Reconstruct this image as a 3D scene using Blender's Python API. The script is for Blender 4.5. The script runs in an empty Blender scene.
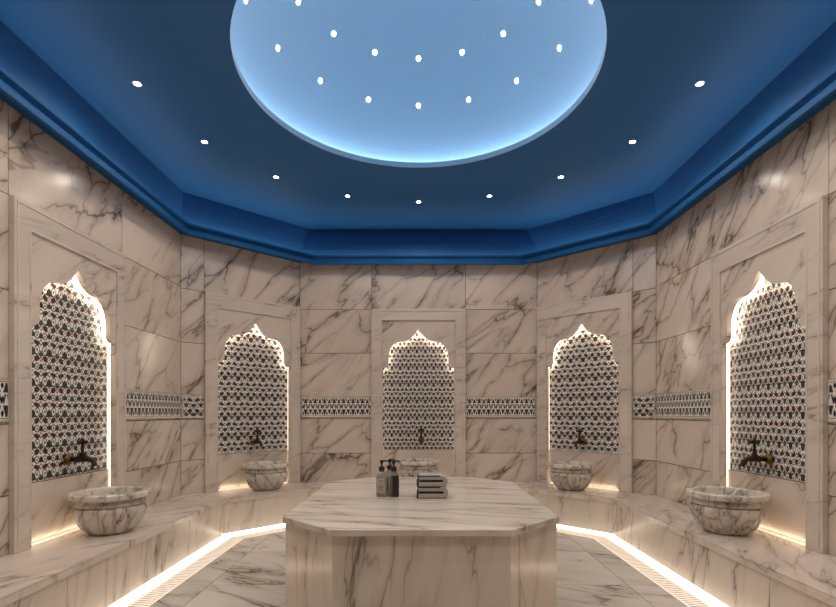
import bpy, bmesh, math, random
from mathutils import Vector, Matrix
random.seed(7)
PI = math.pi
C = bpy.context.scene.collection
S = bpy.context.scene

# ------------------------------------------------------------------ view
F = 502.0
CAM_H = 1.11
cam = bpy.data.cameras.new('camera'); co = bpy.data.objects.new('camera', cam); C.objects.link(co)
co.location = (0, 0, CAM_H); co.rotation_euler = (PI/2, 0, 0)
cam.sensor_width = 36.0; cam.lens = F/836*36.0
cam.shift_y = (413-303.5)/836; cam.shift_x = -0.5/836
cam.clip_start = 0.02
S.camera = co
S.view_settings.view_transform = 'Standard'; S.view_settings.look = 'None'
S.view_settings.gamma = 1; S.view_settings.use_curve_mapping = False
S.view_settings.exposure = 0.12
S.cycles.use_denoising = True
S.cycles.diffuse_bounces = 6
S.cycles.sample_clamp_indirect = 6
w = bpy.data.worlds.new('world'); S.world = w; w.use_nodes = True
w.node_tree.nodes['Background'].inputs[0].default_value = (0, 0, 0, 1)

# ------------------------------------------------------------------ materials
def srgb(r, g, b):
    f = lambda c: (c/255/12.92 if c/255 <= .04045 else ((c/255+.055)/1.055)**2.4)
    return (f(r), f(g), f(b), 1)

def new_mat(name):
    m = bpy.data.materials.new(name); m.use_nodes = True
    nt = m.node_tree
    return m, nt, nt.nodes['Principled BSDF']

def plain(name, col, rough=.5, metal=0., spec=.5, coat=0.):
    m, nt, p = new_mat(name)
    p.inputs['Base Color'].default_value = col
    p.inputs['Roughness'].default_value = rough
    p.inputs['Metallic'].default_value = metal
    p.inputs['Specular IOR Level'].default_value = spec
    p.inputs['Coat Weight'].default_value = coat
    n = nt.nodes.new('ShaderNodeTexNoise'); n.inputs['Scale'].default_value = 60
    tc = nt.nodes.new('ShaderNodeTexCoord'); nt.links.new(tc.outputs['Object'], n.inputs['Vector'])
    mr = nt.nodes.new('ShaderNodeMapRange'); mr.inputs[3].default_value = max(rough-.04, .02); mr.inputs[4].default_value = rough+.04
    nt.links.new(n.outputs[0], mr.inputs[0]); nt.links.new(mr.outputs[0], p.inputs['Roughness'])
    return m

def emit(name, col, strength):
    m, nt, p = new_mat(name)
    p.inputs['Base Color'].default_value = col
    p.inputs['Emission Color'].default_value = col
    p.inputs['Emission Strength'].default_value = strength
    return m

def marble(name, base, vein, rot=(0, 0, 0), stretch=(1, 1, 1), rough=.2, amount=1.0, scale=1.0, base2=None, cover=.5):
    """polished stone: cloudy ground, thin broken ridged veins running along the stretched axis"""
    m, nt, p = new_mat(name)
    N, L = nt.nodes, nt.links
    def nd(t, **k):
        n = N.new(t)
        for a, b in k.items(): setattr(n, a, b)
        return n
    def math_(op, a, b=None, clamp=False):
        n = nd('ShaderNodeMath', operation=op, use_clamp=clamp)
        for i, v in enumerate((a, b)):
            if v is None: continue
            if isinstance(v, (int, float)): n.inputs[i].default_value = v
            else: L.new(v, n.inputs[i])
        return n.outputs[0]
    tc = nd('ShaderNodeTexCoord'); at = nd('ShaderNodeAttribute'); at.attribute_name = 'slab'
    oi = nd('ShaderNodeObjectInfo')
    off = math_('ADD', at.outputs['Fac'], math_('MULTIPLY', oi.outputs['Random'], 37.0))
    comb = nd('ShaderNodeCombineXYZ'); L.new(off, comb.inputs[0]); L.new(math_('MULTIPLY', off, 1.7), comb.inputs[1]); L.new(math_('MULTIPLY', off, .6), comb.inputs[2])
    mp = nd('ShaderNodeMapping', vector_type='TEXTURE'); mp.inputs['Rotation'].default_value = rot; mp.inputs['Scale'].default_value = stretch
    L.new(tc.outputs['Object'], mp.inputs['Vector'])
    add = nd('ShaderNodeVectorMath', operation='ADD'); L.new(mp.outputs[0], add.inputs[0]); L.new(comb.outputs[0], add.inputs[1])
    def noise(sc, det, rg=.55, dist=0.):
        n = nd('ShaderNodeTexNoise'); n.inputs['Scale'].default_value = sc*scale; n.inputs['Detail'].default_value = det
        n.inputs['Roughness'].default_value = rg; n.inputs['Distortion'].default_value = dist
        L.new(add.outputs[0], n.inputs['Vector']); return n.outputs[0]
    def ridge(n, width, lo):
        a = math_('ABSOLUTE', math_('SUBTRACT', n, .5))
        mr = nd('ShaderNodeMapRange', interpolation_type='SMOOTHSTEP'); L.new(a, mr.inputs[0])
        mr.inputs[1].default_value = lo; mr.inputs[2].default_value = width; mr.inputs[3].default_value = 1; mr.inputs[4].default_value = 0
        return mr.outputs[0]
    def mask(n, lo, hi):
        mr = nd('ShaderNodeMapRange', interpolation_type='SMOOTHSTEP'); L.new(n, mr.inputs[0])
        mr.inputs[1].default_value = lo; mr.inputs[2].default_value = hi
        return mr.outputs[0]
    main = noise(1.4, 5, .52, .45)
    msk = mask(noise(1.1, 3), cover-.06, cover+.14)
    v1 = math_('MULTIPLY', ridge(main, .0115, .001), msk)            # thin dark line
    v1b = math_('MULTIPLY', ridge(main, .06, .0), math_('MULTIPLY', msk, .38))   # soft stain around it
    nv = nd('ShaderNodeTexNoise'); nv.inputs['Scale'].default_value = 1.6*scale; nv.inputs['Detail'].default_value = 4; nv.inputs['Roughness'].default_value = .6
    L.new(add.outputs[0], nv.inputs['Vector'])
    sub = nd('ShaderNodeVectorMath', operation='SUBTRACT'); L.new(nv.outputs['Color'], sub.inputs[0]); sub.inputs[1].default_value = (.5, .5, .5)
    scl = nd('ShaderNodeVectorMath', operation='SCALE'); L.new(sub.outputs[0], scl.inputs[0]); scl.inputs['Scale'].default_value = .55/scale
    wrp = nd('ShaderNodeVectorMath', operation='ADD'); L.new(add.outputs[0], wrp.inputs[0]); L.new(scl.outputs[0], wrp.inputs[1])
    vo = nd('ShaderNodeTexVoronoi', feature='DISTANCE_TO_EDGE'); vo.inputs['Scale'].default_value = 2.1*scale; L.new(wrp.outputs[0], vo.inputs['Vector'])
    def line(width):
        mr = nd('ShaderNodeMapRange', interpolation_type='SMOOTHSTEP'); L.new(vo.outputs['Distance'], mr.inputs[0])
        mr.inputs[1].default_value = .0; mr.inputs[2].default_value = width; mr.inputs[3].default_value = 1; mr.inputs[4].default_value = 0
        return mr.outputs[0]
    km = mask(noise(2.3, 3), cover-.03, cover+.17)
    v2 = math_('MULTIPLY', math_('MAXIMUM', math_('MULTIPLY', line(.028), .85), math_('MULTIPLY', line(.13), .28)), km)
    v = math_('ADD', math_('MULTIPLY', math_('MAXIMUM', v1, v1b), .75), v2, True)
    v = math_('MULTIPLY', v, amount, True)
    cl = noise(.9, 5, .6)
    mx0 = nd('ShaderNodeMix', data_type='RGBA'); L.new(mask(cl, .35, .68), mx0.inputs[0])
    mx0.inputs[6].default_value = base; b2 = base2 or tuple(c*.86 for c in base[:3])+(1,)
    mx0.inputs[7].default_value = b2
    mx = nd('ShaderNodeMix', data_type='RGBA'); L.new(v, mx.inputs[0]); L.new(mx0.outputs[2], mx.inputs[6]); mx.inputs[7].default_value = vein
    L.new(mx.outputs[2], p.inputs['Base Color'])
    p.inputs['Roughness'].default_value = rough
    return m

STONE = (.68, .575, .49, 1); VEIN = (.15, .105, .078, 1)
D45 = math.radians(-48)
M_wall = marble('wall_marble', STONE, VEIN, (0, D45, 0), (2.2, 1, .75), .17, 1., 1.0, cover=.40)
M_plain = marble('frame_marble', (.67, .58, .505, 1), VEIN, (0, math.radians(-10), 0), (2.2, 1, .5), .25, .8, 1.3, cover=.5)
M_arch = marble('arch_marble', STONE, VEIN, (0, math.radians(-40), 0), (2., 1, .6), .2, .9, 1.3, cover=.44)
M_top = marble('bench_top_marble', (.67, .58, .505, 1), VEIN, (0, 0, math.radians(55)), (2.2, .55, 1), .16, .9, 1.3, cover=.46)
M_front = marble('bench_front_marble', (.67, .59, .505, 1), VEIN, (0, math.radians(-78), 0), (2.6, .5, .5), .2, .9, 1.2, cover=.5)
M_table = marble('platform_top_marble', (.67, .59, .52, 1), VEIN, (0, 0, math.radians(-12)), (2.6, .5, 1), .13, .9, 1.25, cover=.44)
M_base = marble('platform_base_marble', (.67, .59, .505, 1), VEIN, (0, math.radians(-84), 0), (3., .5, .5), .19, .9, 1.2, cover=.48)
M_floor = marble('floor_marble', (.64, .58, .52, 1), VEIN, (0, 0, math.radians(-28)), (2.4, .6, 1), .2, 1., 1.0, cover=.46)
M_basin = marble('basin_marble', (.66, .59, .52, 1), (.10, .08, .065, 1), (0, math.radians(70), .4), (1.7, .6, .6), .25, 1., 2.4, cover=.36)
M_grout = plain('grout', (.09, .065, .048, 1), .8)
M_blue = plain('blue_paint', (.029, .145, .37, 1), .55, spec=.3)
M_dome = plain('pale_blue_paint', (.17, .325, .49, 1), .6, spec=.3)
M_cornice = plain('blue_gloss_paint', (.010, .095, .27, 1), .6, spec=.15)
M_white_stone = plain('white_stone', (.80, .74, .66, 1), .35)
M_grate_gap = plain('grate_gap', (.40, .33, .26, 1), .7)
M_tile_white = plain('tile_white', (.74, .69, .63, 1), .3)
M_tile_black = plain('tile_black', (.022, .03, .03, 1), .3)
M_tile_maroon = plain('tile_maroon', (.05, .016, .016, 1), .3)
M_tile_green = plain('tile_green', (.055, .075, .07, 1), .3)
M_bronze = plain('dark_bronze', (.035, .02, .013, 1), .35, .8)
M_brass = plain('old_brass', (.16, .085, .035, 1), .35, 1.)
M_black = plain('black_plastic', (.012, .012, .013, 1), .3)
M_towel = plain('towel_cloth', (.36, .32, .29, 1), .95, spec=.1)
M_hem_shade = plain('towel_border_and_shade', (.045, .04, .04, 1), .95, spec=.1)
M_label = plain('beige_label', (.42, .37, .31, 1), .6)
M_ink = plain('label_ink', (.07, .06, .055, 1), .6)
M_chrome = plain('fixture_ring', (.55, .60, .65, 1), .3, .6)
M_led = emit('led_warm', (1, .86, .70, 1), 9.)
M_led_side = emit('led_side', (1, .85, .68, 1), 1.4)
M_led_base = emit('led_base', (1, .82, .60, 1), .75)
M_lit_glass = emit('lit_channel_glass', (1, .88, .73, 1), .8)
M_slat_glow = emit('slat_added_glow', (1, .87, .72, 1), .42)  # glow added to the grate bars in place of light falling on them
M_led_floor = emit('led_floor', (1, .85, .67, 1), 9.)
M_led_cove = emit('led_cove', (1, .95, .86, 1), 5.5)
M_led_dome = emit('led_dome', (1, .93, .93, 1), 17.)
M_bulb = emit('bulb', (1, .96, .9, 1), 25.)
mg, ntg, pg = new_mat('clear_bottle')
pg.inputs['Base Color'].default_value = (.40, .37, .32, 1); pg.inputs['Roughness'].default_value = .12
pg.inputs['Transmission Weight'].default_value = .8; pg.inputs['IOR'].default_value = 1.3
M_glass = mg

# ------------------------------------------------------------------ mesh helpers
class MB:
    def __init__(s): s.v = []; s.f = []; s.m = []; s.sl = []
    def face(s, pts, mat=0, slab=0.):
        i = len(s.v); s.v += [tuple(p) for p in pts]; s.f.append(tuple(range(i, i+len(pts)))); s.m.append(mat); s.sl.append(slab)
    def box(s, a, b, mat=0, slab=0.):
        x0, y0, z0 = a; x1, y1, z1 = b
        i = len(s.v)
        s.v += [(x0,y0,z0),(x1,y0,z0),(x1,y1,z0),(x0,y1,z0),(x0,y0,z1),(x1,y0,z1),(x1,y1,z1),(x0,y1,z1)]
        for q in ((3,2,1,0),(4,5,6,7),(0,1,5,4),(1,2,6,5),(2,3,7,6),(3,0,4,7)):
            s.f.append(tuple(i+k for k in q)); s.m.append(mat); s.sl.append(slab)
    def prism(s, poly, lo, hi, axis='z', mat=0, slab=0.):
        """closed prism of a (possibly concave) polygon; axis 'z': poly in xy, axis 'y': poly in xz"""
        mk = (lambda p, t: (p[0], p[1], t)) if axis == 'z' else (lambda p, t: (p[0], t, p[1]))
        n = len(poly); i = len(s.v)
        s.v += [mk(p, lo) for p in poly]+[mk(p, hi) for p in poly]
        s.f.append(tuple(range(i+n-1, i-1, -1))); s.f.append(tuple(range(i+n, i+2*n)))
        for k in range(n):
            s.f.append((i+k, i+(k+1) % n, i+n+(k+1) % n, i+n+k))
        s.m += [mat]*(n+2); s.sl += [slab]*(n+2)
    def lathe(s, prof, n=32, mod=None, mat=0, center=(0, 0, 0), cap0=True, cap1=True):
        i = len(s.v)
        for (r, z) in prof:
            for k in range(n):
                a = 2*PI*k/n; rr = r*(mod(a, r, z) if mod else 1)
                s.v.append((center[0]+rr*math.cos(a), center[1]+rr*math.sin(a), center[2]+z))
        P = len(prof)
        for j in range(P-1):
            for k in range(n):
                k2 = (k+1) % n
                s.f.append((i+j*n+k, i+j*n+k2, i+(j+1)*n+k2, i+(j+1)*n+k)); s.m.append(mat); s.sl.append(0.)
        if cap0: s.f.append(tuple(i+k for k in range(n-1, -1, -1))); s.m.append(mat); s.sl.append(0.)
        if cap1: s.f.append(tuple(i+(P-1)*n+k for k in range(n))); s.m.append(mat); s.sl.append(0.)
    def tube(s, path, r, n=12, mat=0):
        path = [Vector(p) for p in path]; rs = r if isinstance(r, (list, tuple)) else [r]*len(path)
        i = len(s.v); up0 = None
        for j, p in enumerate(path):
            t = (path[min(j+1, len(path)-1)]-path[max(j-1, 0)]).normalized()
            if up0 is None:
                up0 = Vector((1, 0, 0)) if abs(t.x) < .8 else Vector((0, 1, 0))
            a = t.cross(up0).normalized(); up0 = a.cross(t).normalized(); b = up0
            for k in range(n):
                an = 2*PI*k/n; s.v.append(tuple(p+rs[j]*(math.cos(an)*a+math.sin(an)*b)))
        for j in range(len(path)-1):
            for k in range(n):
                k2 = (k+1) % n
                s.f.append((i+j*n+k, i+j*n+k2, i+(j+1)*n+k2, i+(j+1)*n+k)); s.m.append(mat); s.sl.append(0.)
        s.f.append(tuple(i+k for k in range(n-1, -1, -1))); s.f.append(tuple(i+(len(path)-1)*n+k for k in range(n)))
        s.m += [mat]*2; s.sl += [0.]*2
    def build(s, name, mats, parent=None, loc=(0, 0, 0), rz=0., smooth=False, bevel=0., fix=True):
        me = bpy.data.meshes.new(name); me.from_pydata(s.v, [], s.f)
        mats = mats if isinstance(mats, (list, tuple)) else [mats]
        for m in mats: me.materials.append(m)
        me.polygons.foreach_set('material_index', s.m)
        at = me.attributes.new('slab', 'FLOAT', 'FACE'); at.data.foreach_set('value', s.sl)
        if fix:
            bm = bmesh.new(); bm.from_mesh(me); bmesh.ops.recalc_face_normals(bm, faces=bm.faces); bm.to_mesh(me); bm.free()
        me.update()
        if smooth:
            for p in me.polygons: p.use_smooth = True
            try: me.set_sharp_from_angle(angle=math.radians(38))
            except Exception: pass
        o = bpy.data.objects.new(name, me); C.objects.link(o)
        o.location = loc; o.rotation_euler = (0, 0, rz)
        if parent: o.parent = parent
        if bevel:
            b = o.modifiers.new('bevel', 'BEVEL'); b.width = bevel; b.segments = 2; b.limit_method = 'ANGLE'; b.angle_limit = math.radians(40)
        return o

def tag(o, label, cat, group=None):
    o['label'] = label; o['category'] = cat
    if group: o['group'] = group
    return o
def thing(name, label, cat, loc=(0, 0, 0), rz=0., group=None):
    o = bpy.data.objects.new(name, None); C.objects.link(o); o.location = loc; o.rotation_euler = (0, 0, rz)
    o.empty_display_size = .05
    return tag(o, label, cat, group)
def dup(root, loc, rz, label):
    r = root.copy(); C.objects.link(r); r.location = loc; r.rotation_euler = (0, 0, rz); r['label'] = label
    for ch in list(root.children):
        c = ch.copy(); C.objects.link(c); c.parent = r
        for g in list(ch.children):
            d = g.copy(); C.objects.link(d); d.parent = c
    return r
def struct(o):
    o['kind'] = 'structure'; return o

# ------------------------------------------------------------------ plan
X, DEP, CY = 2.235, 5.625, 4.72
W = X-(DEP-CY)                                   # half width of the back wall
YN = -0.3; YF = YN-(DEP-CY)                      # the room closes behind the camera
wall_poly = [(-X, YN), (-X, CY), (-W, DEP), (W, DEP), (X, CY), (X, YN), (W, YF), (-W, YF)]
corn_poly = [(-2.1, -.22), (-2.1, 4.58), (-1.142, 5.51), (1.142, 5.51), (2.1, 4.58), (2.1, -.22), (1.142, YF+.12), (-1.142, YF+.12)]
ceil_poly = [(-2.256, YN-.05), (-2.256, 4.82), (-1.235, 5.82), (1.235, 5.82), (2.256, 4.82), (2.256, YN-.05), (1.261, YF-.1), (-1.261, YF-.1)]
CEIL = CAM_H+2.12
TOPW = 2.80
BENCH = .34
def inset(poly, d):
    """offset a clockwise/counter-clockwise convex polygon inwards"""
    n = len(poly); out = []
    cx = sum(p[0] for p in poly)/n; cy = sum(p[1] for p in poly)/n
    lines = []
    for i in range(n):
        a = Vector(poly[i]); b = Vector(poly[(i+1) % n]); t = (b-a).normalized(); nn = Vector((-t.y, t.x))
        if nn.dot(Vector((cx, cy))-a) < 0: nn = -nn
        lines.append((a+nn*d, t))
    for i in range(n):
        (p, t), (q, u) = lines[i-1], lines[i]
        den = t.x*u.y-t.y*u.x
        k = ((q.x-p.x)*u.y-(q.y-p.y)*u.x)/den
        r = p+t*k; out.append((r.x, r.y))
    return out

# ------------------------------------------------------------------ walls
GAP = .0028
ROWS = [(0., .66), (.66, 1.05), (1.05, 1.29), (1.29, 1.78), (1.78, 2.27), (2.27, TOPW)]
def wall(name, origin, rz, cols, hole, top_cols, jt=2.27):
    """cols: (u0,u1) columns of slabs; hole: half width of the niche opening or None"""
    b = MB(); ROWS = [(0., .66), (.66, 1.05), (1.05, 1.29), (1.29, 1.78), (1.78, jt), (jt, TOPW)]
    def slab(u0, u1, v0, v1):
        s = random.uniform(0, 60)
        b.box((u0+GAP, 0, v0+GAP), (u1-GAP, .012, v1-GAP), 0, s)
    for (u0, u1) in cols:
        for (v0, v1) in ROWS[:-1]: slab(u0, u1, v0, v1)
    for (u0, u1) in top_cols: slab(u0, u1, *ROWS[-1])
    lo = min(c[0] for c in cols); hi = max(c[1] for c in cols)
    if hole:
        b.box((lo, .006, 0), (-hole, .10, TOPW), 1); b.box((hole, .006, 0), (hi, .10, TOPW), 1)
        b.box((-hole, .006, 2.2), (hole, .10, TOPW), 1); b.box((-hole, .006, 0), (hole, .10, BENCH-.06), 1)
    else:
        b.box((lo, .006, 0), (hi, .10, TOPW), 1)
    return struct(b.build(name, [M_wall, M_grout], None, origin, rz))
HW = .525
DC = (1.71, 5.245)                                # diagonal niche centre on the wall line
lenb = math.hypot(W-DC[0], DEP-DC[1]); lens = math.hypot(X-DC[0], CY-DC[1])
SY = 3.26                                        # side niche centre depth
wall('wall_back', (0, DEP, 0), 0, [(-W, -HW+.02), (HW-.02, W)], .47, [(-W, -HW), (-HW, HW), (HW, W)])
wall('wall_back_left', (-DC[0], DC[1], 0), PI/4, [(-lens, -HW+.02), (HW-.02, lenb)], .47, [(-lens, -HW), (-HW, lenb)], 2.286)
wall('wall_back_right', (DC[0], DC[1], 0), -PI/4, [(-lenb, -HW+.02), (HW-.02, lens)], .47, [(-lenb, HW), (HW, lens)], 2.286)
far = CY-SY; near = SY-YN
wall('wall_left', (-X, SY, 0), PI/2, [(-near, -2.2), (-2.2, -1.36), (-1.36, -HW+.02), (HW-.02, far)], .47, [(-near, -2.2), (-2.2, -1.36), (-1.36, -HW), (-HW, HW), (HW, far)], 2.30)
wall('wall_right', (X, SY, 0), -PI/2, [(-far, -HW+.02), (HW-.02, 1.36), (1.36, 2.2), (2.2, near)], .47, [(-far, -HW), (-HW, HW), (HW, 1.36), (1.36, 2.2), (2.2, near)], 2.30)
wall('wall_front', (0, YF, 0), PI, [(-W, 0), (0, W)], None, [(-W, 0), (0, W)])
fl = math.hypot(X-W, YN-YF)/2
wall('wall_front_left', (-(X+W)/2, (YN+YF)/2, 0), 3*PI/4, [(-fl, fl)], None, [(-fl, fl)])
wall('wall_front_right', ((X+W)/2, (YN+YF)/2, 0), -3*PI/4, [(-fl, fl)], None, [(-fl, fl)])

# ------------------------------------------------------------------ floor
b = MB()
b.prism(wall_poly, -.08, -.006, 'z', 1)
gx, gy = 1.35, .78
inner = inset(wall_poly, .69)
def clip(poly, ax, val, keep_less):
    out = []
    for i in range(len(poly)):
        p, q = poly[i], poly[(i+1) % len(poly)]
        ip = (p[ax] <= val) == keep_less; iq = (q[ax] <= val) == keep_less
        if ip: out.append(p)
        if ip != iq:
            t = (val-p[ax])/(q[ax]-p[ax]); out.append((p[0]+t*(q[0]-p[0]), p[1]+t*(q[1]-p[1])))
    return out
for i in range(-2, 2):
    for j in range(-3, 8):
        x0, y0 = i*gx, j*gy+.12
        pl = inner
        for ax, v, kl in ((0, x0+.0025, False), (0, x0+gx-.0025, True), (1, y0+.0025, False), (1, y0+gy-.0025, True)):
            if len(pl) > 2: pl = clip(pl, ax, v, kl)
        if len(pl) > 2: b.prism(pl, -.0055, 0, 'z', 0, random.uniform(0, 60))
struct(b.build('floor', [M_floor, M_grout]))

# ------------------------------------------------------------------ bench round the room (five faces in view)
OFF = .485
bench = thing('marble_bench', 'long veined marble bench running along all the walls under the basins', 'bench', (0, DEP-.24, 0))
def ring_pts(d): return inset(wall_poly, d)
def bpos(o): o.location = (0, -(DEP-.24), 0); return o
oin, oout = ring_pts(OFF+.014), ring_pts(.003)
idx = [0, 1, 2, 3, 4, 5]
b = MB()
for k in range(5):
    a, c = idx[k], idx[k+1]
    s = random.uniform(0, 60)
    z0, z1 = BENCH-.04, BENCH
    q = [oout[a], oout[c], oin[c], oin[a]]
    b.face([(p[0], p[1], z1) for p in q], 0, s)
    b.face([(p[0], p[1], z0) for p in q], 0, s)
    b.face([(oin[a][0], oin[a][1], z0), (oin[c][0], oin[c][1], z0), (oin[c][0], oin[c][1], z1-.006), (oin[a][0], oin[a][1], z1-.006)], 0, s)
    i2 = ring_pts(OFF+.008)
    b.face([(oin[a][0], oin[a][1], z1-.006), (oin[c][0], oin[c][1], z1-.006), (i2[c][0], i2[c][1], z1+.0003), (i2[a][0], i2[a][1], z1+.0003)], 0, s)
bpos(b.build('seat_slab', M_top, bench, fix=False))
p0, p1 = ring_pts(OFF), ring_pts(OFF-.03)
for k in range(5):
    a, c = idx[k], idx[k+1]
    A, B = Vector(p0[a]), Vector(p0[c]); Lh = (B-A).length; mid = (A+B)/2; ang = math.atan2((B-A).y, (B-A).x)
    n = max(1, round(Lh/1.25)); b = MB()
    cuts = [-Lh/2+Lh*i/n for i in range(n+1)]
    if k == 0: cuts = [-Lh/2, -Lh/2+1.3, -Lh/2+2.6, (3.83-mid.y), Lh/2]
    if k == 4: cuts = [-Lh/2, -(3.83-mid.y), Lh/2-2.6, Lh/2-1.3, Lh/2]
    for i in range(len(cuts)-1):
        b.box((cuts[i]+.002, 0, .02), (cuts[i+1]-.002, .02, BENCH-.04), 0, random.uniform(0, 60))
    b.box((-Lh/2, .006, .02), (Lh/2, .03, BENCH-.042), 1)
    o = b.build('front_panel', [M_front, M_grout], bench, (mid.x, mid.y-(DEP-.24), 0), ang)
b = MB()
pa, pb = ring_pts(OFF-.028), ring_pts(OFF-.024)
for k in range(5):
    a, c = idx[k], idx[k+1]
    b.face([(pa[a][0], pa[a][1], .003), (pa[c][0], pa[c][1], .003), (pa[c][0], pa[c][1], .018), (pa[a][0], pa[a][1], .018)])
lo = b.build('light_strip', M_led_floor, bench, fix=False); bpos(lo)
lo['label'] = 'glowing warm light strip'

# drain channel along the bench foot
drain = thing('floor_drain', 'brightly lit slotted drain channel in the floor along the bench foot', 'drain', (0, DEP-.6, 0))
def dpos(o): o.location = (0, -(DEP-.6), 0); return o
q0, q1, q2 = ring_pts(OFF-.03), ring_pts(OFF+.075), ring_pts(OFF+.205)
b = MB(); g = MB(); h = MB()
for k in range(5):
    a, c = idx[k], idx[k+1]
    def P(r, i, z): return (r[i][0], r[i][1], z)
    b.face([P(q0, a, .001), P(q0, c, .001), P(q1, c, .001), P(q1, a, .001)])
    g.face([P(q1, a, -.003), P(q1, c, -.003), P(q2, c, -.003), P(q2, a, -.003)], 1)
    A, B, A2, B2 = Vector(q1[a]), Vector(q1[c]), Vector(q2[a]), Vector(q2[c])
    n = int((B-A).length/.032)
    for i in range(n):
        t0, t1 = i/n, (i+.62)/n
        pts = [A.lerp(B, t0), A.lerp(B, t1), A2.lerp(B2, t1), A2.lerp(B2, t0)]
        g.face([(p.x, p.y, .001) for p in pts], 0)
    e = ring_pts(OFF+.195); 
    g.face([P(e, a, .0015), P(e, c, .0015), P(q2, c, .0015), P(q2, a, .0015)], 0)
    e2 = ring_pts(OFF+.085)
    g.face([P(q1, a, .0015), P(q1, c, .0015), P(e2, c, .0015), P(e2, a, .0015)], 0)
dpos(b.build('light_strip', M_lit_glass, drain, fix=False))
dpos(g.build('grate', [M_slat_glow, M_grate_gap], drain, fix=False))

# ------------------------------------------------------------------ ceiling, dome, cornice
DCY = 3.21; RL = 1.128; RD = 1.222
bm = bmesh.new()
ov = [bm.verts.new((p[0], p[1], CEIL)) for p in ceil_poly]
NC = 96
iv = [bm.verts.new((RL*math.sin(2*PI*k/NC), DCY+RL*math.cos(2*PI*k/NC), CEIL)) for k in range(NC)]
es = [bm.edges.new((ov[i], ov[(i+1) % 8])) for i in range(8)]+[bm.edges.new((iv[i], iv[(i+1) % NC])) for i in range(NC)]
bmesh.ops.triangle_fill(bm, edges=es, use_beauty=True)
for f in list(bm.faces):
    if math.hypot(f.calc_center_median().x, f.calc_center_median().y-DCY) < RL*.98: bm.faces.remove(f)
lipz = CEIL+.045
iv2 = [bm.verts.new((v.co.x, v.co.y, lipz)) for v in iv]
iv3 = [bm.verts.new((v.co.x*1.012, DCY+(v.co.y-DCY)*1.012, lipz)) for v in iv]
iv4 = [bm.verts.new((v.co.x*1.012, DCY+(v.co.y-DCY)*1.012, CEIL+.004)) for v in iv]
iv5 = [bm.verts.new((v.co.x*RD/RL, DCY+(v.co.y-DCY)*RD/RL, CEIL+.004)) for v in iv]
for r0, r1 in ((iv, iv2), (iv2, iv3), (iv3, iv4), (iv4, iv5)):
    for k in range(NC): bm.faces.new((r0[k], r0[(k+1) % NC], r1[(k+1) % NC], r1[k]))
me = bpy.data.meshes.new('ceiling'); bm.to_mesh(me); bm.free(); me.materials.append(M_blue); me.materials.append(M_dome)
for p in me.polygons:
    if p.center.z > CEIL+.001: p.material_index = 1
ceiling = struct(bpy.data.objects.new('ceiling', me)); C.objects.link(ceiling)
b = MB()
prof = [(RD*math.cos(a), RD*math.sin(a)) for a in [PI/2*i/28 for i in range(28)]]
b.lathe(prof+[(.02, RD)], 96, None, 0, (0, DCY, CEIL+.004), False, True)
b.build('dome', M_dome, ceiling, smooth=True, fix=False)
b = MB()
b.lathe([(RL*1.022, 0), (RD*.988, 0)], 64, None, 0, (0, DCY, CEIL+.02), False, False)
lo = b.build('light_strip', M_led_dome, ceiling, fix=False); lo['label'] = 'hidden cove light around the dome'
# cove panel between wall top and ceiling
b = MB()
base = inset(wall_poly, -.004)
for k in range(8):
    k2 = (k+1) % 8
    rows = []
    for t in [i/8 for i in range(9)]:
        s = t**2.2
        z = TOPW-.02+(CEIL-TOPW+.02)*t
        rows.append((tuple(base[k][i]+(ceil_poly[k][i]-base[k][i])*s for i in (0, 1))+(z,), tuple(base[k2][i]+(ceil_poly[k2][i]-base[k2][i])*s for i in (0, 1))+(z,)))
    for r0, r1 in zip(rows, rows[1:]): b.face([r0[0], r0[1], r1[1], r1[0]])
b.build('cove_panel', M_blue, ceiling, fix=False)
def cpt(d, k): return tuple(wall_poly[k][i]+(corn_poly[k][i]-wall_poly[k][i])*d for i in (0, 1))
b = MB()
cp = [(0, 2.79), (.5, 2.775), (.85, 2.745), (.95, 2.738), (1.0, 2.745), (1.0, 2.778), (.95, 2.788), (.86, 2.794), (.84, 2.808), (.90, 2.818), (1.02, 2.826), (1.04, 2.832), (1.04, 2.843), (.97, 2.846), (.72, 2.846), (.70, 2.805), (0.0, 2.805)]
for k in range(8):
    k2 = (k+1) % 8
    for (d0, z0), (d1, z1) in zip(cp, cp[1:]):
        b.face([cpt(d0, k)+(z0,), cpt(d0, k2)+(z0,), cpt(d1, k2)+(z1,), cpt(d1, k)+(z1,)])
corn = struct(b.build('trim_1', M_cornice, fix=False))
b = MB()
for k in range(8):
    k2 = (k+1) % 8
    b.face([cpt(.2, k)+(2.812,), cpt(.2, k2)+(2.812,), cpt(.5, k2)+(2.812,), cpt(.5, k)+(2.812,)])
lo = b.build('light_strip', M_led_cove, corn, fix=False); lo['label'] = 'hidden blue cove light behind the cornice'

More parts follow.
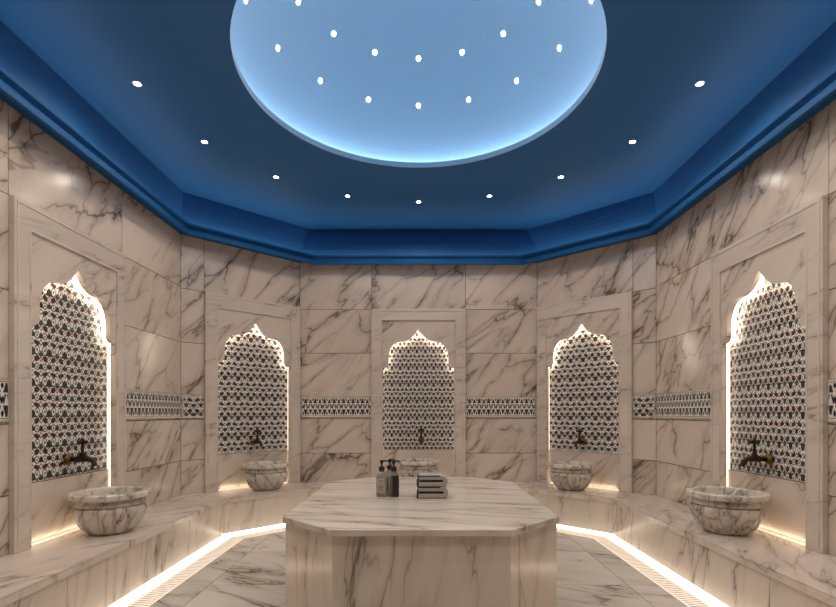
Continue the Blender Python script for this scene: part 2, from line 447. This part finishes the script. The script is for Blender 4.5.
# ------------------------------------------------------------------ spotlights
def spot_lamp(parent, power, size=2.75, blend=.75, col=(1, .88, .75)):
    l = bpy.data.lights.new('spot', 'SPOT'); l.energy = power; l.spot_size = size; l.spot_blend = blend; l.color = col; l.shadow_soft_size = .04
    o = bpy.data.objects.new('spot_lamp', l); C.objects.link(o); o.parent = parent; o.location = (0, 0, -.02)
b = MB(); b.lathe([(.032, -.003), (.046, -.003), (.046, .0), (.032, .0)], 24, None, 0, (0, 0, 0), False, False); b_ring = b
b = MB(); b.lathe([(.034, -.0015), (.034, -.001)], 24, None, 0, (0, 0, 0)); b_disc = b
words = ['', 'first', 'second', 'third', 'fourth', 'fifth']
proto = None
def make_spot(label, loc, group, tilt=None, small=.66):
    global proto
    if proto is None:
        proto = thing('recessed_spotlight', label, 'spotlight', loc, 0, group)
        b_ring.build('bezel', M_chrome, proto); b_disc.build('bulb', M_bulb, proto)
        r = proto
    else:
        r = proto.copy(); C.objects.link(r); r['label'] = label; r['group'] = group; r.location = loc
        for ch in [c for c in proto.children if c.type == 'MESH']:
            c = ch.copy(); C.objects.link(c); c.parent = r
    r.scale = (small,)*3
    r.rotation_mode = 'QUATERNION'
    r.rotation_quaternion = tilt.to_quaternion() if tilt else Matrix.Identity(3).to_quaternion()
    return r
G1 = 'spotlights around the flat blue ceiling'
lamps = []
for k in range(-5, 6):
    a = 2*PI/16*k
    side = 'left' if k < 0 else 'right'
    lab = 'round spotlight in flat blue ceiling, the middle one above the centre niche' if k == 0 else \
          'round spotlight in flat blue ceiling, %s one %s of the middle' % (words[abs(k)], side)
    r = make_spot(lab, (1.81*math.sin(a), DCY+.02+1.81*math.cos(a), CEIL-.0005), G1)
    lamps.append(r)
for k in (6, 7, 8, 9, 10):
    a = 2*PI/16*k
    r = make_spot('round spotlight in the flat blue ceiling above the viewer', (1.81*math.sin(a), DCY+.02+1.81*math.cos(a), CEIL-.0005), 'spotlights above the viewer')
    lamps.append(r)
for i, r in enumerate(lamps): spot_lamp(r, 14 if i < 11 else 40)
G2 = 'spotlights inside the dome'
for ring, (h, rr, kk, nm) in enumerate(((2.635-2.12, 1.10, 4, 'lower'), (2.914-2.12, .922, 3, 'upper'))):
    for k in range(-kk, kk+1):
        a = 2*PI/16*k
        nrm = Vector((rr*math.sin(a), rr*math.cos(a), h)).normalized()
        p = Vector((0, DCY, CEIL+.004))+nrm*(RD-.004)
        side = 'left' if k < 0 else 'right'
        lab = 'round spotlight in the pale blue dome, middle of the %s row' % nm if k == 0 else \
              'round spotlight in the pale blue dome, %s row, %s one %s of the middle' % (nm, words[abs(k)], side)
        r = make_spot(lab, p, G2, nrm.to_track_quat('Z', 'Y').to_matrix(), .52)
        spot_lamp(r, 5)

# ------------------------------------------------------------------ tile pattern
def ell(cx, cy, rx, ry, n=10, rot=0.):
    c, s = math.cos(rot), math.sin(rot)
    return [(cx+rx*math.cos(2*PI*k/n)*c-ry*math.sin(2*PI*k/n)*s, cy+rx*math.cos(2*PI*k/n)*s+ry*math.sin(2*PI*k/n)*c) for k in range(n)]
def niche_cell(w, h):
    """dark motifs of one repeat, as (material, polygon, layer); y grows upwards from the triangle row"""
    out = []
    def T(m, poly, l=1): out.append((m, poly, l))
    T(1, [(-.24*w, .085*h), (.24*w, .085*h), (.06*w, -.16*h), (-.06*w, -.16*h)])           # triangle
    T(1, ell(.5*w, .06*h, .15*w, .06*h, 8)); T(3, ell(.5*w, .0*h, .09*w, .075*h, 8), 2)      # leaf
    for s in (-1, 1):
        T(1, ell(s*.27*w, -.08*h, .155*w, .165*h, 12, s*.22)); T(0, ell(s*.275*w, -.08*h, .115*w, .128*h, 12, s*.22), 2)   # looped drop
        T(3, ell(s*.27*w, -.09*h, .05*w, .05*h, 8), 3)
        def bar(cx, cy, up, lx, lz, k): T(2, [(cx+lx*w*a-up*k*w*bb, cy+lz*h*a*up+k*h*.55*bb) for a, bb in ((-1, -.5), (0, -1), (1, -.5), (1, .5), (0, 1), (-1, .5))], 4)
        bar(s*.25*w, -.315*h, s, .13, .065, .10)        # upper diagonals
        bar(s*.25*w, .19*h, -s, .10, .085, .11)        # lower diagonals beside the diamond
        T(1, ell(s*.27*w, -.55*h, .165*w, .125*h, 10, -s*.4)); T(0, ell(s*.275*w, -.55*h, .115*w, .092*h, 10, -s*.4), 2)  # curls
        T(3, ell(s*.27*w, -.55*h, .045*w, .045*h, 6), 3)
    T(1, ell(0, -.565*h, .15*w, .085*h, 10), 4)
    T(3, ell(.5*w, -.50*h, .19*w, .045*h, 8), 3); T(1, ell(.5*w, -.57*h, .08*w, .095*h, 8), 3)
    T(1, ell(0, .215*h, .20*w, .15*h, 4)); T(0, ell(0, .215*h, .145*w, .11*h, 4), 2); T(2, ell(0, .21*h, .03*w, .03*h, 6), 3)
    T(1, ell(0, -.33*h, .13*w, .11*h, 4)); T(0, ell(0, -.33*h, .08*w, .07*h, 4), 2)
    T(1, ell(.5*w, -.33*h, .14*w, .11*h, 4)); T(0, ell(.5*w, -.33*h, .085*w, .07*h, 4), 2); T(1, ell(.5*w, .20*h, .12*w, .09*h, 4)); T(0, ell(.5*w, .20*h, .07*w, .05*h, 4), 2)
    return out
def border_cell(w, h):
    out = []
    def T(m, poly, l=1): out.append((m, poly, l))
    for cx in (-.25, .25):
        k = 1. if cx < 0 else .8
        T(1, [(cx*w-.21*w*k, .20*h), (cx*w+.21*w*k, .20*h), (cx*w+.05*w, .20*h+.25*h*k), (cx*w-.05*w, .20*h+.25*h*k)])
        T(1, [(cx*w-.22*w*k, -.13*h), (cx*w+.22*w*k, -.13*h), (cx*w+.05*w, -.13*h-.30*h*k), (cx*w-.05*w, -.13*h-.30*h*k)])
    for cx in (-.5, 0, .5):
        T(3, ell(cx*w, .38*h, .09*w, .075*h, 6)); T(3, ell(cx*w, -.34*h, .09*w, .09*h, 6)); T(1, ell(cx*w, .04*h, .09*w, .09*h, 4)); T(0, ell(cx*w, .04*h, .05*w, .05*h, 4), 2)
    for cx in (-.38, -.12, .12, .38):
        s = 1 if cx in (-.38, .12) else -1
        T(2, [(cx*w-.11*w, .04*h-.11*h*s), (cx*w-.02*w, .04*h-.13*h*s), (cx*w+.11*w, .04*h+.11*h*s), (cx*w+.02*w, .04*h+.13*h*s)], 3)
    T(1, [(-.5*w, -.455*h), (.5*w, -.455*h), (.5*w, -.47*h), (-.5*w, -.47*h)]); T(1, [(-.5*w, .46*h), (.5*w, .46*h), (.5*w, .475*h), (-.5*w, .475*h)])
    return out
def clip_rect(poly, x0, x1, z0, z1):
    for ax, v, kl in ((0, x0, False), (0, x1, True), (1, z0, False), (1, z1, True)):
        if len(poly) > 2: poly = clip(poly, ax, v, kl)
    return poly
def tile_mesh(b, x0, x1, z0, z1, y, cell, w, h, px, pz, thick=.01, flip=False):
    b.box((x0, y, z0), (x1, y+thick, z1), 0)
    motifs = cell(w, h); e = .0035
    i0 = math.floor((x0-px)/w)-1; i1 = math.ceil((x1-px)/w)+1; j0 = math.floor((z0-pz)/h)-1; j1 = math.ceil((z1-pz)/h)+1
    for i in range(i0, i1+1):
        for j in range(j0, j1+1):
            for m, poly, l in motifs:
                q = [(px+i*w+p[0], pz+j*h+(-p[1] if flip else p[1])) for p in poly]
                q = clip_rect(q, x0+e, x1-e, z0+e, z1-e)
                if len(q) > 2:
                    ar = sum(q[k-1][0]*q[k][1]-q[k][0]*q[k-1][1] for k in range(len(q)))
                    if ar < 0: q = q[::-1]
                    b.face([(p[0], y-.00025*l, p[1]) for p in q], m)
TILE = [M_tile_white, M_tile_black, M_tile_maroon, M_tile_green]

# ------------------------------------------------------------------ niches (local: x along the wall, y into the wall, z from the bench top)
def arch_outline(off=0.):
    """right half of the arch opening from the bench up to the tip"""
    zb = CAM_H-BENCH                                   # eye height above the bench
    pts = [(.396, 0.), (.396, zb+.49)]
    for t in [i/5 for i in range(6)]:                  # small cove stepping in
        a = PI/2*t; pts.append((.396-.062*math.sin(a), zb+.50+.055*(1-math.cos(a))))
    pts.append((.334, zb+.62))
    for t in [i/8 for i in range(1, 9)]:               # round shoulder
        a = PI/2*t; pts.append((.334-.132*(1-math.cos(a)), zb+.62+.175*math.sin(a)))
    for t in [i/8 for i in range(1, 9)]:               # ogee up to the tip
        x = .202*(1-t); z = zb+.795+.012*t+.128*t**2.6
        pts.append((x, z))
    if off:
        out = []
        for i, p in enumerate(pts):
            a = Vector(pts[max(i-1, 0)]); c = Vector(pts[min(i+1, len(pts)-1)]); t = (c-a).normalized(); n = Vector((t.y, -t.x))
            out.append((max(p[0]+n.x*off, 0), p[1]+max(n.y*off, 0)))
        out[-1] = (0, pts[-1][1]+off); pts = out
    return pts
def niche_parts(root, flip, top=2.27, cw=.0945, ch=.189, pz=1.054):
    TOP, IN, INT = top-BENCH, .414, 2.150-BENCH
    b = MB()
    b.prism([(-HW, 0), (-HW, TOP), (HW, TOP), (HW, 0), (IN, 0), (IN, INT), (-IN, INT), (-IN, 0)], -.035, -.0005, 'y')
    fr = b.build('frame', M_plain, root, bevel=.004)
    b = MB()
    b.prism([(-HW+.018, .02), (-HW+.018, TOP-.018), (HW-.018, TOP-.018), (HW-.018, .02), (HW-.028, .02), (HW-.028, TOP-.028), (-HW+.028, TOP-.028), (-HW+.028, .02)], -.038, -.034, 'y')
    b.prism([(-IN-.004, .36), (-IN-.004, INT+.004), (IN+.004, INT+.004), (IN+.004, .36), (IN-.008, .36), (IN-.008, INT-.008), (-IN+.008, INT-.008), (-IN+.008, .36)], -.037, -.025, 'y')
    b.build('frame_moulding', M_plain, fr)
    b = MB(); ol = arch_outline()
    right = ol; left = [(-x, z) for x, z in ol[-2::-1]]
    poly = [(-IN, 0), (-IN, INT), (IN, INT), (IN, 0)]+right+left
    b.prism(poly, -.027, .008, 'y')
    b.build('arch_panel', M_arch, root)
    b = MB()
    zt = .70-BENCH
    tile_mesh(b, -.45, .45, zt, 1.84, .050, niche_cell, cw, ch, -.018, pz-BENCH, .01, flip)
    b.build('tile_panel', TILE, root, fix=False)
    b = MB(); b.box((-.45, .028, 0), (.45, .062, zt-.001)); b.box((-.45, .026, zt-.012), (.45, .048, zt-.001))
    b.build('splash_panel', M_arch, root)
    b = MB()
    b.box((-.468, .062, -.04), (.468, .074, 1.855)); b.box((-.468, .0, -.04), (-.452, .062, 1.855)); b.box((.452, .0, -.04), (.468, .062, 1.855)); b.box((-.468, .0, 1.84), (.468, .062, 1.855))
    b.build('recess_box', M_white_stone, root)
    b = MB(); b.box((-.451, -.0025, -.03), (.451, .061, 0)); b.build('sill', M_plain, root)
    b = MB(); o1 = arch_outline(.012)
    for sgn in (1, -1):
        pts = [(sgn*x, z) for x, z in o1 if True]
        for p, q in zip(pts[0:], pts[1:]):
            b.face([(p[0], .012, p[1]+.001), (q[0], .012, q[1]+.001), (q[0], .042, q[1]+.001), (p[0], .042, p[1]+.001)], 0 if p[1] > CAM_H-BENCH+.48 else 1)
    o = b.build('light_strip', [M_led, M_led_side], root, fix=False); o['label'] = 'glowing strip around the arch'
    b = MB(); b.box((-.38, .006, .0008), (.38, .020, .010))
    l = bpy.data.lights.new('niche_light', 'AREA'); l.shape = 'RECTANGLE'; l.size = .62; l.size_y = .03; l.energy = NICHE_W; l.color = (1, .87, .72)
    lo = bpy.data.objects.new('niche_light', l); C.objects.link(lo); lo.parent = root; lo.location = (0, .028, 1.80); lo.rotation_euler = (math.radians(8), 0, 0)
    l = bpy.data.lights.new('base_lamp', 'AREA'); l.shape = 'RECTANGLE'; l.size = .7; l.size_y = .012; l.energy = .24; l.color = (1, .82, .60)
    lo = bpy.data.objects.new('base_lamp', l); C.objects.link(lo); lo.parent = root; lo.location = (0, .010, .014); lo.rotation_euler = (math.radians(170), 0, 0)
    o = b.build('base_light', M_led_base, root); o['label'] = 'glowing strip along the niche foot'
GN = 'arched wall niches'; NICHE_W = 13.
n0 = thing('wall_niche', 'arched tiled niche in the centre of the back wall, behind the platform', 'niche', (0, DEP, BENCH), 0, GN); niche_parts(n0, False)
def niche(label, loc, rz, *a):
    t = thing('wall_niche', label, 'niche', loc, rz, GN); niche_parts(t, *a)
niche('arched tiled niche on the diagonal wall left of the centre niche', (-DC[0], DC[1], BENCH), PI/4, False, 2.286, .139, .205, 1.06)
niche('arched tiled niche on the diagonal wall right of the centre niche', (DC[0], DC[1], BENCH), -PI/4, False, 2.286, .139, .205, 1.06)
niche('large arched tiled niche at the far right, nearest on the right wall', (X, SY, BENCH), -PI/2, False, 2.30, .098, .186, 1.10)
niche('large arched tiled niche at the far left, its tile triangles pointing upwards', (-X, SY, BENCH), PI/2, True, 2.30, .136, .187, 1.10)

# ------------------------------------------------------------------ tile borders between the niches
GB = 'patterned tile borders'
def border(origin, rz, u0, u1, label, cell=border_cell, cw=.106, ch=.21, pz=1.178):
    u0 += .006; u1 -= .006; mid = (u0+u1)/2; hl = (u1-u0)/2
    c = Vector((mid, 0)); c.rotate(Matrix.Rotation(rz, 2))
    t = thing('tile_border', label, 'tile border', (origin[0]+c.x, origin[1]+c.y, 1.062), rz, GB)
    b = MB(); tile_mesh(b, -hl, hl, .014, .216, -.006, cell, cw, ch, 0, pz-1.062, .0055)
    b.build('tiles', TILE, t, fix=False)
    for z0, z1 in ((0, .013), (.217, .228)):
        b = MB(); b.box((-hl, -.012, z0), (hl, -.0005, z1)); b.build('edge_moulding', M_plain, t, bevel=.003)
border((0, DEP), 0, -W+.02, -HW, 'short black and white tile border just left of the centre niche')
border((0, DEP), 0, HW, W-.02, 'short black and white tile border just right of the centre niche')
border((-X, SY), PI/2, HW, far-.012, 'long tile border right of the large left niche')
border((X, SY), -PI/2, -far+.012, -HW, 'long tile border left of the large right niche')
def big(w, h): return niche_cell(w, h)
border((-DC[0], DC[1]), PI/4, -lens+.012, -HW, 'narrow tile border with large flowers in the left corner beside the diagonal niche', big, .135, .21, 1.09)
border((DC[0], DC[1]), -PI/4, HW, lens-.012, 'narrow tile border with large flowers in the right corner beside the diagonal niche', big, .135, .21, 1.09)
border((-X, SY), PI/2, -1.36, -HW, 'tile border at the left picture edge, before the large left niche')
border((X, SY), -PI/2, HW, 1.36, 'tile border at the right picture edge, before the large right niche')

# ------------------------------------------------------------------ basins
def lobes(a, r, z):
    k = max(0., min(1., 1.)) ; return 1+.12*(abs(math.sin(7*a))**.6-.7)*max(0, min(1, z/.02))
def basin_parts(root):
    b = MB()
    b.lathe([(.106, 0), (.116, 0), (.136, .014), (.160, .040), (.184, .080), (.202, .120), (.210, .145), (.211, .160), (.205, .172), (.185, .180)], 128, lobes, 0, (0, 0, 0), True, False)
    b.build('bowl', M_basin, root, smooth=True)
    b = MB()
    b.lathe([(.172, .176), (.190, .178), (.200, .184), (.203, .195), (.198, .208), (.194, .216), (.200, .222), (.226, .226), (.234, .231), (.235, .256), (.231, .262), (.222, .265),
             (.192, .265), (.184, .260), (.176, .235), (.160, .17), (.13, .11), (.07, .075), (.015, .07)], 96, None, 0, (0, 0, 0), False, True)
    b.build('rim', M_basin, root, smooth=True)
GS = 'fluted marble basins'
def out(center, ang, d): return (center[0]+d*math.sin(ang), center[1]-d*math.cos(ang), BENCH+.0006)
b0 = thing('marble_basin', 'fluted round marble basin below the centre niche, half hidden behind the platform', 'basin', out((0, DEP), 0, .225), 0, GS); basin_parts(b0)
dup(b0, out((-DC[0], DC[1]), PI/4, .235), .4, 'fluted round marble basin below the diagonal niche left of the platform')
dup(b0, out((DC[0], DC[1]), -PI/4, .235), 1.1, 'fluted round marble basin below the diagonal niche right of the platform')
dup(b0, out((-X, SY), PI/2, .235), 2.2, 'large fluted round marble basin on the bench in the left foreground')
dup(b0, out((X, SY), -PI/2, .235), 3.0, 'large fluted round marble basin on the bench in the right foreground')

# ------------------------------------------------------------------ taps (local: y into the wall)
def tap_parts(root):
    b = MB(); b.tube([(0, .0375, 0), (0, .028, 0), (0, .02, 0), (0, .012, 0)], [.036, .036, .028, .018], 24)
    b.build('rosette', M_brass, root, smooth=True)
    b = MB(); b.tube([(0, .02, 0), (0, -.02, .002), (0, -.03, .002), (0, -.05, .003), (0, -.085, .003), (0, -.11, .0), (0, -.128, -.012), (0, -.138, -.034), (0, -.140, -.045)],
                     [.017, .017, .023, .019, .019, .016, .015, .014, .017], 16)
    b.build('spout', M_bronze, root, smooth=True)
    b = MB(); b.tube([(0, -.06, .01), (0, -.06, .03), (0, -.06, .045), (0, -.06, .055), (0, -.06, .105)], [.018, .018, .011, .009, .009], 14)
    st = b.build('stem', M_bronze, root, smooth=True)
    b = MB()
    b.tube([(-.036, -.06, .112), (-.03, -.06, .112), (0, -.06, .112), (.03, -.06, .112), (.036, -.06, .112)], [.006, .011, .007, .011, .006], 12)
    b.tube([(0, -.096, .112), (0, -.09, .112), (0, -.06, .112), (0, -.03, .112), (0, -.024, .112)], [.006, .011, .007, .011, .006], 12)
    b.lathe([(.011, .100), (.015, .112), (.012, .126), (.006, .138), (.001, .142)], 14, None, 0, (0, -.06, 0))
    b.build('cross_handle', M_bronze, st, smooth=True)
GT = 'bronze wall taps'
TZ = .81
t0 = thing('wall_tap', 'dark bronze tap in the centre niche above the platform', 'tap', (.03, DEP, TZ), 0, GT); tap_parts(t0)
def tl(c, rz, du): return (c[0]+du*math.cos(rz), c[1]+du*math.sin(rz), TZ)
dup(t0, tl((-DC[0], DC[1]), PI/4, .0), PI/4, 'dark bronze tap in the diagonal niche left of the platform')
dup(t0, tl((DC[0], DC[1]), -PI/4, .0), -PI/4, 'dark bronze tap in the diagonal niche right of the platform')
dup(t0, tl((-X, SY), PI/2, -.01), PI/2, 'dark bronze tap in the large left foreground niche')
dup(t0, tl((X, SY), -PI/2, .01), -PI/2, 'dark bronze tap in the large right foreground niche')

# ------------------------------------------------------------------ platform
TH = CAM_H-.52
yf, yb, hw, ch = 2.24, 4.08, .698, .288
octo = lambda e: [(-hw-e+ch+.4*e, yf-e), (hw+e-ch-.4*e, yf-e), (hw+e, yf+ch-.4*e), (hw+e, yb-ch+.4*e), (hw+e-ch-.4*e, yb+e), (-hw-e+ch+.4*e, yb+e), (-hw-e, yb-ch+.4*e), (-hw-e, yf+ch-.4*e)]
pc = (0, (yf+yb)/2)
table = thing('marble_platform', 'big octagonal marble platform in the middle of the floor carrying bottles and towels', 'platform', (.013, pc[1], 0))
b = MB(); b.prism([(x, y-pc[1]) for x, y in octo(0)], TH-.032, TH, 'z')
b.build('top_slab', M_table, table, bevel=.005)
b = MB(); oc = [(x, y-pc[1]) for x, y in octo(-.014)]
for k in range(8):
    a, c = oc[k], oc[(k+1) % 8]; s = random.uniform(0, 60)
    b.face([(a[0], a[1], .0005), (c[0], c[1], .0005), (c[0], c[1], TH-.032), (a[0], a[1], TH-.032)], 0, s)
b.build('base', M_base, table)

# ------------------------------------------------------------------ soap dispensers
def dispenser(label, loc, kind, rz=0.):
    t = thing('soap_dispenser', label, 'soap dispenser', loc, rz, 'pump bottles on the platform'); t.scale = (1, 1, 1.08)
    b = MB()
    def sq(a, r, z):
        c, s = abs(math.cos(a)), abs(math.sin(a)); k = 1/((c**5+s**5)**(1/5)); f = 1 if z < .11 else max(0, 1-(z-.11)/.025)
        return 1+(k-1)*f*.75
    b.lathe([(.026, 0), (.031, .002), (.033, .008), (.033, .112), (.031, .124), (.024, .135), (.016, .141), (.0145, .150)], 40, sq)
    b.build('bottle', M_glass, t, smooth=True)
    b = MB()
    y = -.0338
    if kind == 'light':
        b.box((-.022, y-.0007, .022), (.022, y+.001, .105), 0)
        for i, (wd, z) in enumerate(((.014, .092), (.017, .083), (.010, .070), (.016, .058), (.016, .052), (.012, .046), (.015, .036))):
            b.box((-wd, y-.0011, z), (wd, y-.0006, z+.0028), 1)
        b.build('label_sticker', [M_label, M_ink], t)
    else:
        b.box((-.012, y-.0007, .004), (.026, y+.001, .122), 0)
        b.build('label_sticker', [M_black], t)
    b = MB(); b.lathe([(.0165, .148), (.0185, .149), (.0185, .166), (.015, .172), (.009, .174)], 24)
    cl = b.build('collar', M_black, t, smooth=True)
    b = MB(); b.tube([(0, 0, .172), (0, 0, .190)], .0055, 12)
    b.lathe([(.006, .188), (.0115, .190), (.0115, .204), (.008, .209)], 18)
    b.tube([(0, 0, .202), (.02, 0, .205), (.034, 0, .203), (.038, 0, .198)], [.0065, .0055, .0045, .0035], 10)
    b.build('pump_head', M_black, cl, smooth=True)
    return t
yb_ = 3.145
dispenser('pump bottle with beige label and black pump, leftmost on the platform', (-.2305, yb_, TH+.0005), 'light', -.05)
dispenser('pump bottle with black label and black pump, front right of the bottles', (-.154, yb_-.02, TH+.0005), 'dark', .15)
dispenser('pump bottle half hidden behind the two front bottles', (-.184, yb_+.066, TH+.0005), 'light', -.1)

# ------------------------------------------------------------------ towels
def towel(label, loc, rz, wd, dp, t):
    root = thing('folded_towel', label, 'towel', loc, rz, 'folded towels on the platform')
    # one cloth folded over itself: U-shaped section with the fold on the right, soft gap inside
    n = 10; h = 2*t+.014; xr = wd/2-h/2
    outer = [(-wd/2, 0), (xr, 0)]+[(xr+h/2*math.sin(PI*k/n), h/2-h/2*math.cos(PI*k/n)) for k in range(1, n)]+[(xr, h), (-wd/2+.006, h)]
    gi = h/2-t
    inn = [(-wd/2+.006, h-t), (xr, h-t)]+[(xr+gi*math.sin(PI*k/n), h/2+gi*math.cos(PI*k/n)) for k in range(1, n)]+[(xr, t), (-wd/2, t)]
    b = MB(); b.prism(outer+inn, -dp/2, dp/2, 'y')
    ct = b.build('cloth', M_towel, root, bevel=.005, smooth=True)
    b = MB()
    for z0, z1 in ((-.0006, t+.0008), (h-t-.0008, h+.0008)):
        b.box((-wd/2-.0015+(0 if z0 < .005 else .006), -dp/2-.0012, z0+.0008), (-wd/2+.010, dp/2+.001, z1))
    b.box((-wd/2+.014, -dp/2+.006, t+.001), (xr-.002, dp/2-.006, h-t-.001))  # dark block in the fold gap, painted stand-in for its shade
    b.box((-wd/2+.004, -dp/2-.0012, h-.006), (xr-.012, -dp/2+.006, h+.0012))
    b.build('border_band_and_gap_shade', M_hem_shade, ct, bevel=.002)
    return h
tx, ty = .0855, 3.13
h1 = towel('grey folded towel with dark edge, lower one of the pair', (tx, ty, TH+.0012), 0., .190, .17, .0275)
h2 = towel('grey folded towel with dark edge, lying on top of the other towel', (tx-.003, ty+.002, TH+.0024+h1), .02, .184, .165, .0265)
